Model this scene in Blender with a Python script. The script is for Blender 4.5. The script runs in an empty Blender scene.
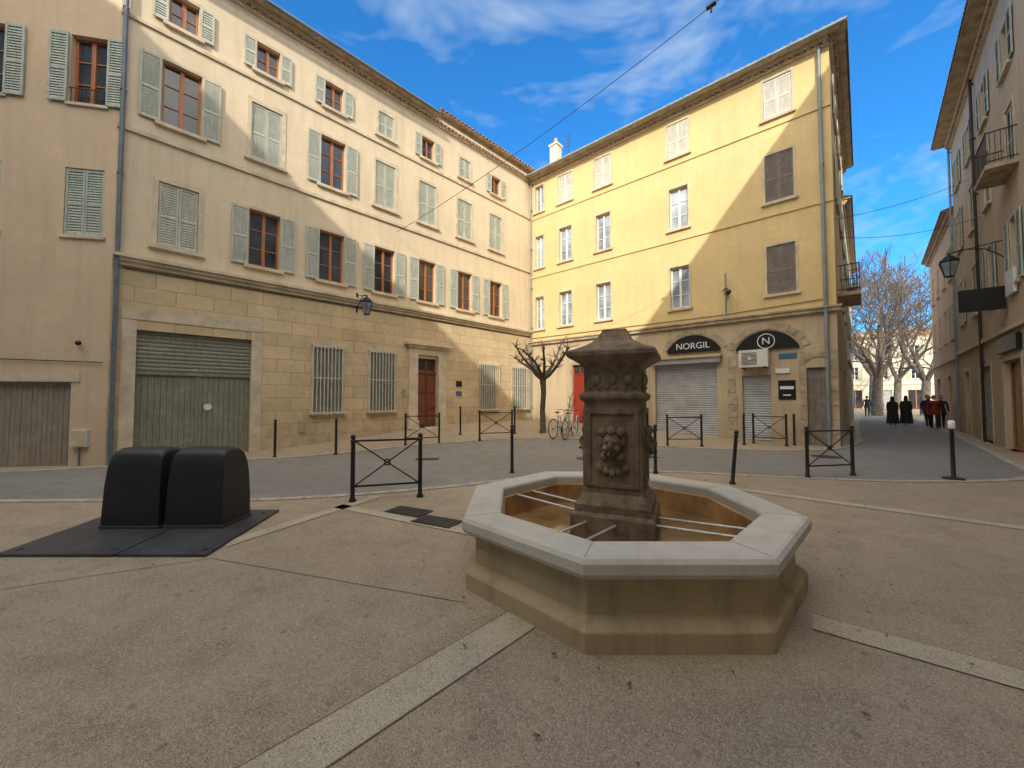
import bpy, math, random
from mathutils import Vector, Matrix
random.seed(7)
S=bpy.context.scene
COL=S.collection
# ------------------------------------------------------------------ materials
def newmat(name):
    m=bpy.data.materials.new(name);m.use_nodes=True;nt=m.node_tree;nt.nodes.clear()
    o=nt.nodes.new("ShaderNodeOutputMaterial");p=nt.nodes.new("ShaderNodeBsdfPrincipled")
    nt.links.new(p.outputs[0],o.inputs[0]);return m,nt,p
def N(nt,t,**k):
    n=nt.nodes.new(t)
    for a,b in k.items(): setattr(n,a,b)
    return n
def noise(nt,vec,scale,detail=5,rough=.55,dist=0,dims='3D'):
    n=N(nt,"ShaderNodeTexNoise",noise_dimensions=dims);n.inputs["Scale"].default_value=scale;n.inputs["Detail"].default_value=min(detail,4)
    n.inputs["Roughness"].default_value=rough;n.inputs["Distortion"].default_value=dist
    nt.links.new(vec,n.inputs["Vector"]);return n.outputs["Fac"]
def ramp(nt,fac,a,b,ca=(0,0,0,1),cb=(1,1,1,1)):
    r=N(nt,"ShaderNodeValToRGB");r.color_ramp.elements[0].position=a;r.color_ramp.elements[1].position=b
    r.color_ramp.elements[0].color=ca;r.color_ramp.elements[1].color=cb
    nt.links.new(fac,r.inputs[0]);return r.outputs[0]
def mix(nt,fac,a,b,mode='MIX'):
    m=N(nt,"ShaderNodeMix",data_type='RGBA',blend_type=mode)
    if isinstance(fac,float): m.inputs[0].default_value=fac
    else: nt.links.new(fac,m.inputs[0])
    for i,v in ((6,a),(7,b)):
        if isinstance(v,tuple): m.inputs[i].default_value=(v[0],v[1],v[2],1)
        else: nt.links.new(v,m.inputs[i])
    return m.outputs[2]
def coords(nt,sx=1,sy=1,sz=1,kind="Object"):
    tc=N(nt,"ShaderNodeTexCoord")
    if sx==sy==sz==1: return tc.outputs[kind]
    mp=N(nt,"ShaderNodeMapping");mp.inputs["Scale"].default_value=(sx,sy,sz)
    nt.links.new(tc.outputs[kind],mp.inputs[0]);return mp.outputs[0]
def bump(nt,p,h,strength,dist=.01):
    b=N(nt,"ShaderNodeBump");b.inputs["Strength"].default_value=strength;b.inputs["Distance"].default_value=dist
    nt.links.new(h,b.inputs["Height"]);nt.links.new(b.outputs[0],p.inputs["Normal"])
def sc(c,k): return (c[0]*k,c[1]*k,c[2]*k)
def mat_plain(name,col,rough=.6,var=.25,scale=3,bumps=0,bscale=40,metal=0):
    m,nt,p=newmat(name);v=coords(nt)
    f=ramp(nt,noise(nt,v,scale,3,.6),.3,.7)
    c=mix(nt,f,sc(col,1-var),sc(col,1+var*.6))
    nt.links.new(c,p.inputs["Base Color"]);p.inputs["Roughness"].default_value=rough;p.inputs["Metallic"].default_value=metal
    if bumps>=.25: bump(nt,p,noise(nt,v,bscale,2),bumps,.005)
    return m
def mat_stucco(name,col,stain=(.3,.24,.16),amt=.45,zdirt=.4,bs=26,blotch=None):
    m,nt,p=newmat(name);v=coords(nt);vs=coords(nt,2.2,2.2,.22)
    c=mix(nt,ramp(nt,noise(nt,v,.5,4,.65),.3,.7),sc(col,.84),sc(col,1.1))
    c=mix(nt,ramp(nt,noise(nt,v,5,3,.65),.35,.75),c,sc(col,.9))
    if blotch: c=mix(nt,ramp(nt,noise(nt,v,7,4,.75),.42,.66),c,blotch)
    st=N(nt,"ShaderNodeMath",operation='MULTIPLY');nt.links.new(ramp(nt,noise(nt,vs,1.6,4,.65),.48,.76),st.inputs[0]);st.inputs[1].default_value=amt
    c=mix(nt,st.outputs[0],c,stain)
    if zdirt:
        sp=N(nt,"ShaderNodeSeparateXYZ");nt.links.new(v,sp.inputs[0])
        mr=N(nt,"ShaderNodeMapRange");mr.inputs[1].default_value=1.6;mr.inputs[2].default_value=0.0;mr.inputs[3].default_value=0;mr.inputs[4].default_value=zdirt
        nt.links.new(sp.outputs[2],mr.inputs[0])
        c=mix(nt,mr.outputs[0],c,sc(stain,.9))
    nt.links.new(c,p.inputs["Base Color"]);p.inputs["Roughness"].default_value=.9
    bump(nt,p,noise(nt,v,bs,3,.65),.4 if not blotch else .8,.01);return m
def mat_ashlar(name,col,bw=.8,bh=.4,mort=.012,stain=(.2,.15,.1)):
    m,nt,p=newmat(name);v=coords(nt)
    sp=N(nt,"ShaderNodeSeparateXYZ");nt.links.new(v,sp.inputs[0])
    ad=N(nt,"ShaderNodeMath",operation='ADD');nt.links.new(sp.outputs[0],ad.inputs[0]);nt.links.new(sp.outputs[1],ad.inputs[1])
    cb=N(nt,"ShaderNodeCombineXYZ");nt.links.new(ad.outputs[0],cb.inputs[0]);nt.links.new(sp.outputs[2],cb.inputs[1])
    b=N(nt,"ShaderNodeTexBrick");b.inputs["Scale"].default_value=1;b.inputs["Brick Width"].default_value=bw;b.inputs["Row Height"].default_value=bh
    b.inputs["Mortar Size"].default_value=mort;b.inputs["Mortar Smooth"].default_value=.5
    b.inputs["Color1"].default_value=(*sc(col,.8),1);b.inputs["Color2"].default_value=(*sc(col,1.18),1);b.inputs["Mortar"].default_value=(*sc(col,.72),1)
    nt.links.new(cb.outputs[0],b.inputs["Vector"])
    c=mix(nt,.55,b.outputs[0],mix(nt,ramp(nt,noise(nt,v,1.3,4,.7),.3,.7),sc(col,.70),sc(col,1.18)))
    c=mix(nt,ramp(nt,noise(nt,v,6,4,.7),.55,.75),c,sc(col,.72))
    fm=N(nt,"ShaderNodeMath",operation='MULTIPLY');nt.links.new(b.outputs["Fac"],fm.inputs[0]);nt.links.new(ramp(nt,noise(nt,v,2.5,2),.3,.6,(.15,.15,.15,1)),fm.inputs[1])
    c=mix(nt,fm.outputs[0],c,sc(col,.58))
    mr=N(nt,"ShaderNodeMapRange");mr.inputs[1].default_value=1.7;mr.inputs[2].default_value=0.0;mr.inputs[3].default_value=.0;mr.inputs[4].default_value=.85
    nt.links.new(sp.outputs[2],mr.inputs[0])
    mm=N(nt,"ShaderNodeMath",operation='MULTIPLY');nt.links.new(mr.outputs[0],mm.inputs[0]);nt.links.new(ramp(nt,noise(nt,v,1.8,4,.7),.35,.65),mm.inputs[1])
    c=mix(nt,mm.outputs[0],c,stain)
    nt.links.new(c,p.inputs["Base Color"]);p.inputs["Roughness"].default_value=.9
    iv=N(nt,"ShaderNodeMath",operation='SUBTRACT');nt.links.new(noise(nt,v,18,3,.7),iv.inputs[0]);nt.links.new(b.outputs["Fac"],iv.inputs[1])
    bump(nt,p,iv.outputs[0],.5,.012);return m
def mat_ground(name,c1,c2,speck,sc_=190):
    m,nt,p=newmat(name);v=coords(nt)
    c=mix(nt,ramp(nt,noise(nt,v,.35,4,.65,0,'2D'),.32,.68),c1,c2)
    c=mix(nt,ramp(nt,noise(nt,v,2.2,4,.7,0,'2D'),.45,.72),c,sc(c1,.8))
    vo=N(nt,"ShaderNodeTexVoronoi",voronoi_dimensions='2D');vo.inputs["Scale"].default_value=sc_;nt.links.new(v,vo.inputs["Vector"])
    sx=N(nt,"ShaderNodeSeparateColor");nt.links.new(vo.outputs["Color"],sx.inputs[0])
    c=mix(nt,ramp(nt,sx.outputs[0],.55,.95),c,speck)
    c=mix(nt,ramp(nt,sx.outputs[1],.72,1.),c,sc(c1,.5))
    v2=N(nt,"ShaderNodeTexVoronoi",voronoi_dimensions='2D');v2.inputs["Scale"].default_value=1.7;nt.links.new(v,v2.inputs["Vector"])
    c=mix(nt,ramp(nt,v2.outputs["Distance"],.03,.045,(.45,.45,.45,1),(0,0,0,1)),c,sc(c1,.4))
    nt.links.new(c,p.inputs["Base Color"]);p.inputs["Roughness"].default_value=.7
    bump(nt,p,vo.outputs["Distance"],.3,.003);return m
def mat_glass(name,col):
    m,nt,p=newmat(name);v=coords(nt)
    nt.links.new(mix(nt,ramp(nt,noise(nt,v,1.1,2),.35,.65),sc(col,.5),sc(col,1.3)),p.inputs["Base Color"])
    p.inputs["Roughness"].default_value=.06;p.inputs["Specular IOR Level"].default_value=.9
    bump(nt,p,noise(nt,v,2,1),.04,.02);return m
def mat_wood(name,col,rough=.6,wear=None):
    m,nt,p=newmat(name);v=coords(nt,14,14,1.2);v2=coords(nt)
    c=mix(nt,ramp(nt,noise(nt,v,2,3,.6),.3,.7),sc(col,.75),sc(col,1.2))
    if wear: c=mix(nt,ramp(nt,noise(nt,v2,3,4,.75),.5,.7),c,wear)
    nt.links.new(c,p.inputs["Base Color"]);p.inputs["Roughness"].default_value=rough
    return m
M={}
M['plasterA']=mat_stucco("plaster_cream",(.73,.61,.43),(.50,.38,.26),.5,0)
M['ashlar']=mat_ashlar("limestone_ashlar",(.63,.495,.305),stain=(.31,.23,.15))
M['plasterB']=mat_stucco("plaster_yellow",(.75,.565,.275),(.52,.365,.18),.35,0)
M['stoneB']=mat_stucco("render_ground_floor",(.56,.44,.29),(.30,.22,.15),.6)
M['plasterC']=mat_stucco("plaster_pinkish",(.68,.525,.37),(.50,.37,.26),.55)
M['plasterD']=mat_stucco("plaster_ochre",(.60,.465,.31),(.35,.26,.18),.45)
M['pink']=mat_stucco("plaster_pink",(.66,.47,.36),(.35,.24,.18),.3)
M['pale']=mat_stucco("plaster_pale",(.70,.64,.52),(.45,.38,.3),.35)
M['trim']=mat_plain("stone_trim",(.62,.525,.385),.85,.25,2.5,.4,30)
M['trimB']=mat_plain("stone_trim_grey",(.45,.36,.25),.85,.4,3,.5,30)
M['tile']=mat_plain("roof_tile",(.48,.30,.18),.85,.5,5,0,20)
M['shut']=mat_wood("shutter_grey_green",(.46,.48,.40),.7,(.58,.56,.48))
M['shutC']=mat_wood("shutter_pale_green",(.40,.46,.40),.75,(.58,.56,.5))
M['shutW']=mat_wood("shutter_offwhite",(.68,.66,.58),.7,(.56,.53,.46))
M['shutD']=mat_wood("shutter_dark",(.19,.15,.13),.7,(.28,.24,.21))
M['brown']=mat_wood("window_wood_brown",(.42,.15,.045),.45)
M['door']=mat_wood("door_wood_red_brown",(.18,.06,.03),.45)
M['reddoor']=mat_wood("door_painted_red",(.26,.03,.015),.45)
M['white']=mat_wood("window_white_paint",(.76,.75,.72),.5)
M['glass']=mat_glass("window_glass",(.035,.045,.055))
M['glassL']=mat_glass("window_glass_pale",(.34,.40,.47))  # pale blue-grey base colour in the pane itself
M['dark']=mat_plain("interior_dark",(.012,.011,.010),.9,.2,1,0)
M['garage']=mat_wood("garage_grey_green",(.21,.215,.16),.6,(.28,.28,.22))
M['garageC']=mat_wood("garage_brown_grey",(.27,.23,.18),.6,(.33,.29,.24))
M['roller']=mat_plain("roller_shutter_metal",(.40,.41,.42),.45,.2,2,0,20,.2)
M['black']=mat_plain("black_paint",(.014,.014,.016),.4,.3,6,0,60)
M['plastic']=mat_plain("container_anthracite",(.016,.016,.018),.5,.3,2.5,.3,160)
M['steel']=mat_plain("platform_steel",(.065,.068,.076),.5,.45,1.8,.6,60,.2)
M['iron']=mat_plain("cast_iron",(.04,.036,.033),.6,.4,8,0,40,.2)
M['zinc']=mat_plain("drainpipe_zinc",(.15,.18,.21),.5,.25,3,0,20,.2)
M['pipeB']=mat_plain("drainpipe_blue_grey",(.24,.28,.30),.5,.25,3,0,20,.1)
M['bars']=mat_plain("grille_pale_paint",(.60,.59,.52),.6,.25,6,0,60)
M['signblack']=mat_plain("sign_black",(.010,.010,.010),.35,.1,3,0)
M['signwhite']=mat_plain("sign_white",(.75,.75,.73),.5,.05,3,0)
M['plaque']=mat_plain("plaque_blue",(.05,.14,.28),.4,.1,3,0)
M['acwhite']=mat_plain("ac_casing",(.66,.65,.60),.5,.12,3,0)
M['basin']=mat_stucco("basin_stone",(.55,.43,.25),(.22,.16,.085),.75,.3,40)
M['rim']=mat_stucco("rim_limestone",(.60,.56,.48),(.34,.30,.24),.55,0,45)
M['basin_in']=mat_plain("basin_ochre_inside",(.48,.27,.10),.7,.5,3,.5,25)
M['pillar']=mat_stucco("pillar_weathered_stone",(.31,.225,.145),(.08,.058,.042),.8,.25,34,(.13,.095,.066))
M['galv']=mat_plain("galvanised_bar",(.62,.60,.57),.4,.2,8,0,60,.3)
M['bark']=mat_plain("tree_bark",(.13,.10,.075),.9,.5,9,.8,30)
M['barkL']=mat_plain("plane_bark",(.15,.12,.10),.9,.5,5,0,20)
M['leaf']=mat_plain("dry_leaf",(.16,.085,.035),.8,.5,9,0)
M['paving']=mat_ground("plaza_paving",(.30,.232,.155),(.375,.295,.202),(.48,.41,.31))
M['asphalt']=mat_ground("asphalt",(.18,.168,.155),(.23,.218,.20),(.31,.30,.28),130)
M['strip']=mat_ground("paving_strip_stone",(.42,.355,.24),(.48,.41,.29),(.56,.51,.41),180)
M['kerb']=mat_plain("kerb_stone",(.40,.355,.285),.85,.3,4,0,30)
M['joint']=mat_plain("joint_dark",(.17,.135,.095),.9,.3,4,0)
m,nt,p=newmat("basin_water");v=coords(nt)
nt.links.new(mix(nt,ramp(nt,noise(nt,v,3,4),.35,.65),(.20,.115,.045),(.34,.205,.08)),p.inputs["Base Color"])
p.inputs["Roughness"].default_value=.05;bump(nt,p,noise(nt,v,14,2),.12,.01);M['water']=m
def cloth(name,c): M[name]=mat_plain(name,c,.9,.3,12,0,80)
cloth('coat_black',(.018,.018,.022));cloth('coat_red',(.22,.02,.02));cloth('coat_navy',(.02,.028,.05));cloth('trousers',(.02,.02,.025));cloth('hair',(.03,.02,.013));cloth('coat_brown',(.10,.06,.04))
M['skin']=mat_plain("skin",(.45,.27,.19),.6,.1,5,0)
# ------------------------------------------------------------------ mesh builder
class MB:
    def __init__(s): s.v=[];s.f=[];s.m=[];s.sm=[];s.names=[]
    def mi(s,n):
        if n not in s.names: s.names.append(n)
        return s.names.index(n)
    def add(s,vs,fs,mat,smooth=False,T=None):
        o=len(s.v)
        for a in vs:
            a=Vector(a)
            if T is not None: a=T@a
            s.v.append(tuple(a))
        k=s.mi(mat)
        for f in fs: s.f.append([i+o for i in f]);s.m.append(k);s.sm.append(smooth)
    def box(s,x0,x1,y0,y1,z0,z1,mat,T=None):
        vs=[(x,y,z) for z in (z0,z1) for y in (y0,y1) for x in (x0,x1)]
        s.add(vs,[(0,2,3,1),(4,5,7,6),(0,1,5,4),(2,6,7,3),(0,4,6,2),(1,3,7,5)],mat,False,T)
    def tube(s,pts,rs,n,mat,caps=True,smooth=True,T=None):
        pts=[Vector(p) for p in pts]
        if not hasattr(rs,'__len__'): rs=[rs]*len(pts)
        vs=[];fs=[];ref=Vector((0,0,1))
        for i,p in enumerate(pts):
            d=(pts[min(i+1,len(pts)-1)]-pts[max(i-1,0)]).normalized()
            r=ref if abs(d.dot(ref))<.95 else Vector((1,0,0))
            a=d.cross(r).normalized();b=d.cross(a).normalized()
            for k in range(n):
                t=2*math.pi*k/n;vs.append(p+(a*math.cos(t)+b*math.sin(t))*rs[i])
        for i in range(len(pts)-1):
            for k in range(n):
                k2=(k+1)%n;fs.append((i*n+k,i*n+k2,(i+1)*n+k2,(i+1)*n+k))
        s.add(vs,fs,mat,smooth,T)
        if caps:
            s.add(vs[:n],[tuple(range(n))],mat,False,T);s.add(vs[-n:],[tuple(range(n-1,-1,-1))],mat,False,T)
    def lathe(s,prof,n,c,mat,rot=0,smooth=False,T=None,close=False):
        vs=[];fs=[]
        for r,z in prof:
            for k in range(n):
                t=rot+2*math.pi*k/n;vs.append((c[0]+r*math.cos(t),c[1]+r*math.sin(t),c[2]+z))
        for i in range(len(prof)-1):
            for k in range(n):
                k2=(k+1)%n;fs.append((i*n+k,i*n+k2,(i+1)*n+k2,(i+1)*n+k))
        if close:
            fs.append(tuple(range((len(prof)-1)*n,len(prof)*n)));fs.append(tuple(range(n-1,-1,-1)))
        s.add(vs,fs,mat,smooth,T)
    def ball(s,c,r,mat,n=10,T=None,sx=1,sy=1,sz=1):
        vs=[];fs=[];k=max(5,n//2+1)
        for i in range(k+1):
            a=-math.pi/2+math.pi*i/k
            for j in range(n):
                t=2*math.pi*j/n;vs.append((c[0]+r*sx*math.cos(a)*math.cos(t),c[1]+r*sy*math.cos(a)*math.sin(t),c[2]+r*sz*math.sin(a)))
        for i in range(k):
            for j in range(n):
                j2=(j+1)%n;fs.append((i*n+j,i*n+j2,(i+1)*n+j2,(i+1)*n+j))
        s.add(vs,fs,mat,True,T)
    def prism(s,poly,y0,y1,mat,T=None):
        n=len(poly);vs=[(x,y0,z) for x,z in poly]+[(x,y1,z) for x,z in poly]
        fs=[tuple(range(n)),tuple(range(2*n-1,n-1,-1))]+[(i,i+n,(i+1)%n+n,(i+1)%n) for i in range(n)]
        s.add(vs,fs,mat,False,T)
    def ring(s,c,R,r,mat,n=24,T=None):
        s.tube([(c[0]+R*math.cos(2*math.pi*k/n),c[1],c[2]+R*math.sin(2*math.pi*k/n)) for k in range(n+1)],r,6,mat,False,True,T)
    def build(s,name,parent=None,bevel=0,loc=None,rotz=None,segs=2):
        me=bpy.data.meshes.new(name);me.from_pydata(s.v,[],s.f)
        for n in s.names: me.materials.append(M[n])
        me.polygons.foreach_set("material_index",s.m);me.polygons.foreach_set("use_smooth",s.sm);me.update()
        o=bpy.data.objects.new(name,me);COL.objects.link(o)
        if parent: o.parent=parent
        if loc: o.location=loc
        if rotz is not None: o.rotation_euler=(0,0,rotz)
        if bevel:
            b=o.modifiers.new("b",'BEVEL');b.width=bevel;b.segments=segs;b.limit_method='ANGLE';b.angle_limit=math.radians(35)
        return o
def empty(name,loc,rotz=0):
    e=bpy.data.objects.new(name,None);e.empty_display_size=.3;COL.objects.link(e);e.location=loc;e.rotation_euler=(0,0,rotz);return e
# ------------------------------------------------------------------ facade parts (local x along wall, y inward, z up)
def window(mb,x0,x1,z0,z1,frame,glass='glass',rows=3,T=None):
    y0,y1=.13,.18;w=.055
    mb.box(x0,x0+w,y0,y1,z0,z1,frame,T);mb.box(x1-w,x1,y0,y1,z0,z1,frame,T)
    mb.box(x0+w,x1-w,y0,y1,z0,z0+w*1.4,frame,T);mb.box(x0+w,x1-w,y0,y1,z1-w,z1,frame,T)
    xm=(x0+x1)/2;mb.box(xm-.045,xm+.045,y0-.012,y1,z0+w*1.4,z1-w,frame,T)
    for i in range(1,rows):
        z=z0+(z1-z0)*i/rows
        mb.box(x0+w,xm-.045,y0+.01,y1-.005,z-.014,z+.014,frame,T);mb.box(xm+.045,x1-w,y0+.01,y1-.005,z-.014,z+.014,frame,T)
    mb.box(x0+w*.5,x1-w*.5,.165,.172,z0+w,z1-w*.5,glass,T)
def leaf(mb,x0,x1,z0,z1,y0,mat,T=None,pitch=.062):
    th=.035;w=.045
    mb.box(x0,x0+w,y0,y0+th,z0,z1,mat,T);mb.box(x1-w,x1,y0,y0+th,z0,z1,mat,T)
    zs=[z0,(z0*1.1+z1*.9)/2,z1-.07]
    for i,z in enumerate(zs): mb.box(x0+w,x1-w,y0+.002,y0+th-.002,z,z+.07,mat,T)
    for a,b in ((zs[0]+.07,zs[1]),(zs[1]+.07,zs[2])):
        n=int((b-a)/pitch)
        for i in range(n):
            z=a+(b-a)*(i+.5)/n;h=(b-a)/n*.62
            ya,yb=y0+.004,y0+th-.004
            mb.add([(x0+w,ya,z-h),(x1-w,ya,z-h),(x1-w,yb,z+h*.9),(x0+w,yb,z+h*.9),(x0+w,ya+.006,z-h),(x1-w,ya+.006,z-h)],[(0,1,2,3),(4,5,2,3),(0,1,5,4)],mat,False,T)
def shutters(mb,x0,x1,z0,z1,mode,mat,T=None):
    w=(x1-x0)/2
    if mode=='closed':
        leaf(mb,x0+.01,x0+w-.004,z0+.02,z1-.01,.02,mat,T);leaf(mb,x0+w+.004,x1-.01,z0+.02,z1-.01,.02,mat,T)
        mb.box(x0,x1,.12,.13,z0,z1,'dark',T)
    elif mode=='open':
        leaf(mb,x0-w-.02,x0-.02,z0-.01,z1,-.065,mat,T);leaf(mb,x1+.02,x1+w+.02,z0-.01,z1,-.065,mat,T)
        for x in (x0-w*.8,x1+w*.8): mb.box(x-.01,x+.01,-.028,-.001,z0+.2,z0+.24,'iron',T)
def surround(mb,x0,x1,z0,z1,mat,T=None,w=.1,sill=True,pr=.018):
    mb.box(x0-w,x1+w,-pr,.001,z1,z1+w*1.2,mat,T);mb.box(x0-w,x0,-pr,.001,z0,z1,mat,T);mb.box(x1,x1+w,-pr,.001,z0,z1,mat,T)
    if sill: mb.box(x0-w-.05,x1+w+.05,-.09,.1,z0-.09,z0-.001,mat,T)
def rollerdoor(mb,x0,x1,z0,z1,mat,T=None,y=.12,step=.085):
    n=max(2,int((z1-z0)/step));h=(z1-z0)/n
    for i in range(n):
        z=z0+i*h
        mb.add([(x0,y,z),(x1,y,z),(x1,y-.018,z+h*.35),(x0,y-.018,z+h*.35),(x1,y-.018,z+h*.7),(x0,y-.018,z+h*.7),(x1,y,z+h),(x0,y,z+h)],[(0,1,2,3),(3,2,4,5),(5,4,6,7)],mat,False,T)
def planks(mb,x0,x1,z0,z1,mat,T=None,y=.1,w=.12):
    n=max(2,int((x1-x0)/w));d=(x1-x0)/n
    for i in range(n): mb.box(x0+i*d+.004,x0+(i+1)*d-.004,y+(i%2)*.003,y+.04,z0,z1,mat,T)
    mb.box(x0,x1,y+.04,y+.05,z0,z1,'dark',T)
def skin(mb,L,z0,H,ops,wall,ground,zs,T=None,depth=.2):
    xs=sorted(set([0,L]+[o[0] for o in ops]+[o[1] for o in ops]));zz=sorted(set([z0,H,zs]+[o[2] for o in ops]+[o[3] for o in ops]))
    for i in range(len(xs)-1):
        for j in range(len(zz)-1):
            cx=(xs[i]+xs[i+1])/2;cz=(zz[j]+zz[j+1])/2
            if any(o[0]<cx<o[1] and o[2]<cz<o[3] for o in ops): continue
            mb.add([(xs[i],0,zz[j]),(xs[i+1],0,zz[j]),(xs[i+1],0,zz[j+1]),(xs[i],0,zz[j+1])],[(0,1,2,3)],ground if cz<zs else wall,False,T)
    for o in ops:
        a,b,c,d=o[:4];w=ground if (c+d)/2<zs else wall
        mb.add([(a,0,c),(b,0,c),(b,0,d),(a,0,d),(a,depth,c),(b,depth,c),(b,depth,d),(a,depth,d)],[(0,1,5,4),(1,2,6,5),(2,3,7,6),(3,0,4,7)],w,False,T)
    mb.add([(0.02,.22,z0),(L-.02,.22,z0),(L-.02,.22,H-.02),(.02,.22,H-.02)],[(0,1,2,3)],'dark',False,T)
def body(mb,L,depth,z0,H,wall,left=True,right=True):
    fs=[(4,5,7,6),(2,6,7,3)]
    if left: fs.append((0,4,6,2))
    if right: fs.append((1,3,7,5))
    vs=[(x,y,z) for z in (z0,H) for y in (0,depth) for x in (0,L)]
    mb.add(vs,fs,wall)
def roof(mb,x0,x1,z,depth,ov=.4,slope=.28,hipR=False,T=None,hipL=False,xs0=None):
    p=.21;n=int((x1-x0)/p*6);vs=[];fs=[]
    for i in range(n+1):
        x=x0+(x1-x0)*i/n;ph=(x/p)%1
        zz=.055*math.sin(math.pi*min(1,ph/.62)) if ph<.62 else -.02*math.sin(math.pi*(ph-.62)/.38)
        ye=depth
        if hipR: ye=min(ye,(x1-x)-ov)
        if hipL: ye=min(ye,(x-x0)-ov)
        ye=max(ye,-ov+.01)
        vs+= [(x,-ov,z+.10+zz),(x,ye,z+.10+zz+slope*(ye+ov)),(x,-ov,z+.085+zz)]
    for i in range(n):
        a=i*3;fs+=[(a,a+3,a+4,a+1),(a+2,a+5,a+3,a)]
    mb.add(vs,fs,'tile',True,T)
    mb.add([(x0,-ov+.05,z+.14),(x1,-ov+.05,z+.14),(x1,-ov+.05,z+.03),(x0,-ov+.05,z+.03)],[(0,1,2,3)],'tile',False,T)
    mb.box((x0 if xs0 is None else xs0)+.02,x1-.02,-ov+.06,-.0,z+.03,z+.07,'trimB',T)
def genoise(mb,x0,x1,z,T=None,mat='trim'):
    mb.box(x0,x1,-.10,-.001,z-.20,z-.12,mat,T);mb.box(x0,x1,-.19,-.002,z-.08,z+.028,mat,T)
    n=int((x1-x0)/.2)
    for i in range(n):
        x=x0+(i+.5)*(x1-x0)/n
        mb.tube([(x,-.001,z-.10),(x,-.17,z-.10)],.07,8,'tile',True,True,T)
def balcony(mb,x0,x1,z,d=.8,T=None):
    mb.box(x0,x1,-d,-.002,z-.12,z,'trimB',T)
    for zz in (z+.08,z+.9):
        mb.box(x0+.02,x1-.02,-d+.02,-d+.05,zz,zz+.03,'iron',T)
        for x in (x0+.02,x1-.05): mb.box(x,x+.03,-d+.05,-.002,zz,zz+.03,'iron',T)
    n=int((x1-x0)/.13)
    for i in range(n+1):
        x=x0+.03+(x1-x0-.06)*i/n;mb.tube([(x,-d+.035,z+.001),(x,-d+.035,z+.9)],.008,5,'iron',False,True,T)
    for i in range(1,6):
        y=-d+i*d/6
        for x in (x0+.035,x1-.035): mb.tube([(x,y,z+.001),(x,y,z+.9)],.008,5,'iron',False,True,T)
def arcpoly(x0,x1,zb,zs,zt,n=16):
    w=(x1-x0)/2;h=zt-zs;R=(w*w+h*h)/(2*h);cx=(x0+x1)/2;cz=zt-R;a=math.asin(min(1,w/R))
    if h>w: a=math.pi-a
    pts=[(cx+R*math.sin(t),cz+R*math.cos(t)) for t in [a-2*a*i/n for i in range(n+1)]]
    return [(x0,zb),(x1,zb)]+pts if zb<zs-.001 else pts
def voussoir(mb,x0,x1,zs,zt,wd,n,mat,T=None,pr=.02):
    w=(x1-x0)/2;h=zt-zs;R=(w*w+h*h)/(2*h);cx=(x0+x1)/2;cz=zt-R;a=math.asin(min(1,w/R))
    for i in range(n):
        t0=-a+2*a*i/n+.012;t1=-a+2*a*(i+1)/n-.012
        k=wd*(1+.12*(i%2))
        poly=[(cx+R*math.sin(t0),cz+R*math.cos(t0)),(cx+R*math.sin(t1),cz+R*math.cos(t1)),(cx+(R+k)*math.sin(t1),cz+(R+k)*math.cos(t1)),(cx+(R+k)*math.sin(t0),cz+(R+k)*math.cos(t0))]
        mb.prism(poly,-pr-.004*(i%3),.0005,mat,T)
def pipe(mb,x,z0,z1,mat,y=-.09,r=.045,T=None):
    mb.tube([(x,y,z0),(x,y,z1)],r,10,mat,True,True,T)
    z=z0+.8
    while z<z1: mb.box(x-.06,x+.06,y-.05,-.001,z,z+.03,mat,T);z+=2.1
def text(body_,parent,loc,size,mat,rot=(math.pi/2,0,0),name="lettering"):
    cu=bpy.data.curves.new(name,'FONT');cu.body=body_;cu.size=size;cu.align_x='CENTER';cu.align_y='CENTER';cu.extrude=.006
    cu.materials.append(M[mat]);o=bpy.data.objects.new(name,cu);COL.objects.link(o);o.parent=parent;o.location=loc;o.rotation_euler=rot;return o
# ------------------------------------------------------------------ ground
def ss(a,b,x):
    t=max(0,min(1,(x-a)/(b-a)));return t*t*(3-2*t)
def hgt(x,y): return ss(11,17.5,y)*(.47-.25*ss(1,8,x))*(1-ss(11,15,x))
def rng(a,b,st):
    n=int(round((b-a)/st));return [a+(b-a)*i/n for i in range(n+1)]
xs=[-400,-120,-50,-25]+rng(-16,18,.5)+[25,40,70,120,250,400];ys=[-400,-100,-30,-10,0]+rng(4,24,.5)+[30,45,80,150,400]
mb=MB();vs=[(x,y,hgt(x,y)) for y in ys for x in xs];nx=len(xs)
mb.add(vs,[(j*nx+i,j*nx+i+1,(j+1)*nx+i+1,(j+1)*nx+i) for j in range(len(ys)-1) for i in range(nx-1)],'paving',True)
mb.build("ground")
def cr(pts,n=8):
    out=[]
    P=[pts[0]]+pts+[pts[-1]]
    for i in range(1,len(P)-2):
        for k in range(n):
            t=k/n;o=[]
            for c in (0,1):
                a,b,c2,d=P[i-1][c],P[i][c],P[i+1][c],P[i+2][c]
                o.append(.5*((2*b)+(-a+c2)*t+(2*a-5*b+4*c2-d)*t*t+(-a+3*b-3*c2+d)*t**3))
            out.append(tuple(o))
    out.append(pts[-1]);return out
near=cr([(-22,5.0),(-12,5.9),(-7,6.2),(-4,6.25),(-1.5,7.0),(1,8.3),(3.2,8.6),(5.5,8.0),(7.8,7.6),(10.4,8.0),(12.7,10.2),(16.2,13.9),(22,20.2),(32,31.1)])
far=cr([(-22,6.6),(-12,8.0),(-8.4,9.4),(-6,10.3),(-3.6,12.2),(-1,13.3),(1,13.6),(3.2,13.3),(5.2,12.3),(8.8,11.7),(11.5,13.0),(14.6,16.4),(21.3,24.0),(31,34.7)])
mb=MB();vs=[];K_=10
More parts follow.
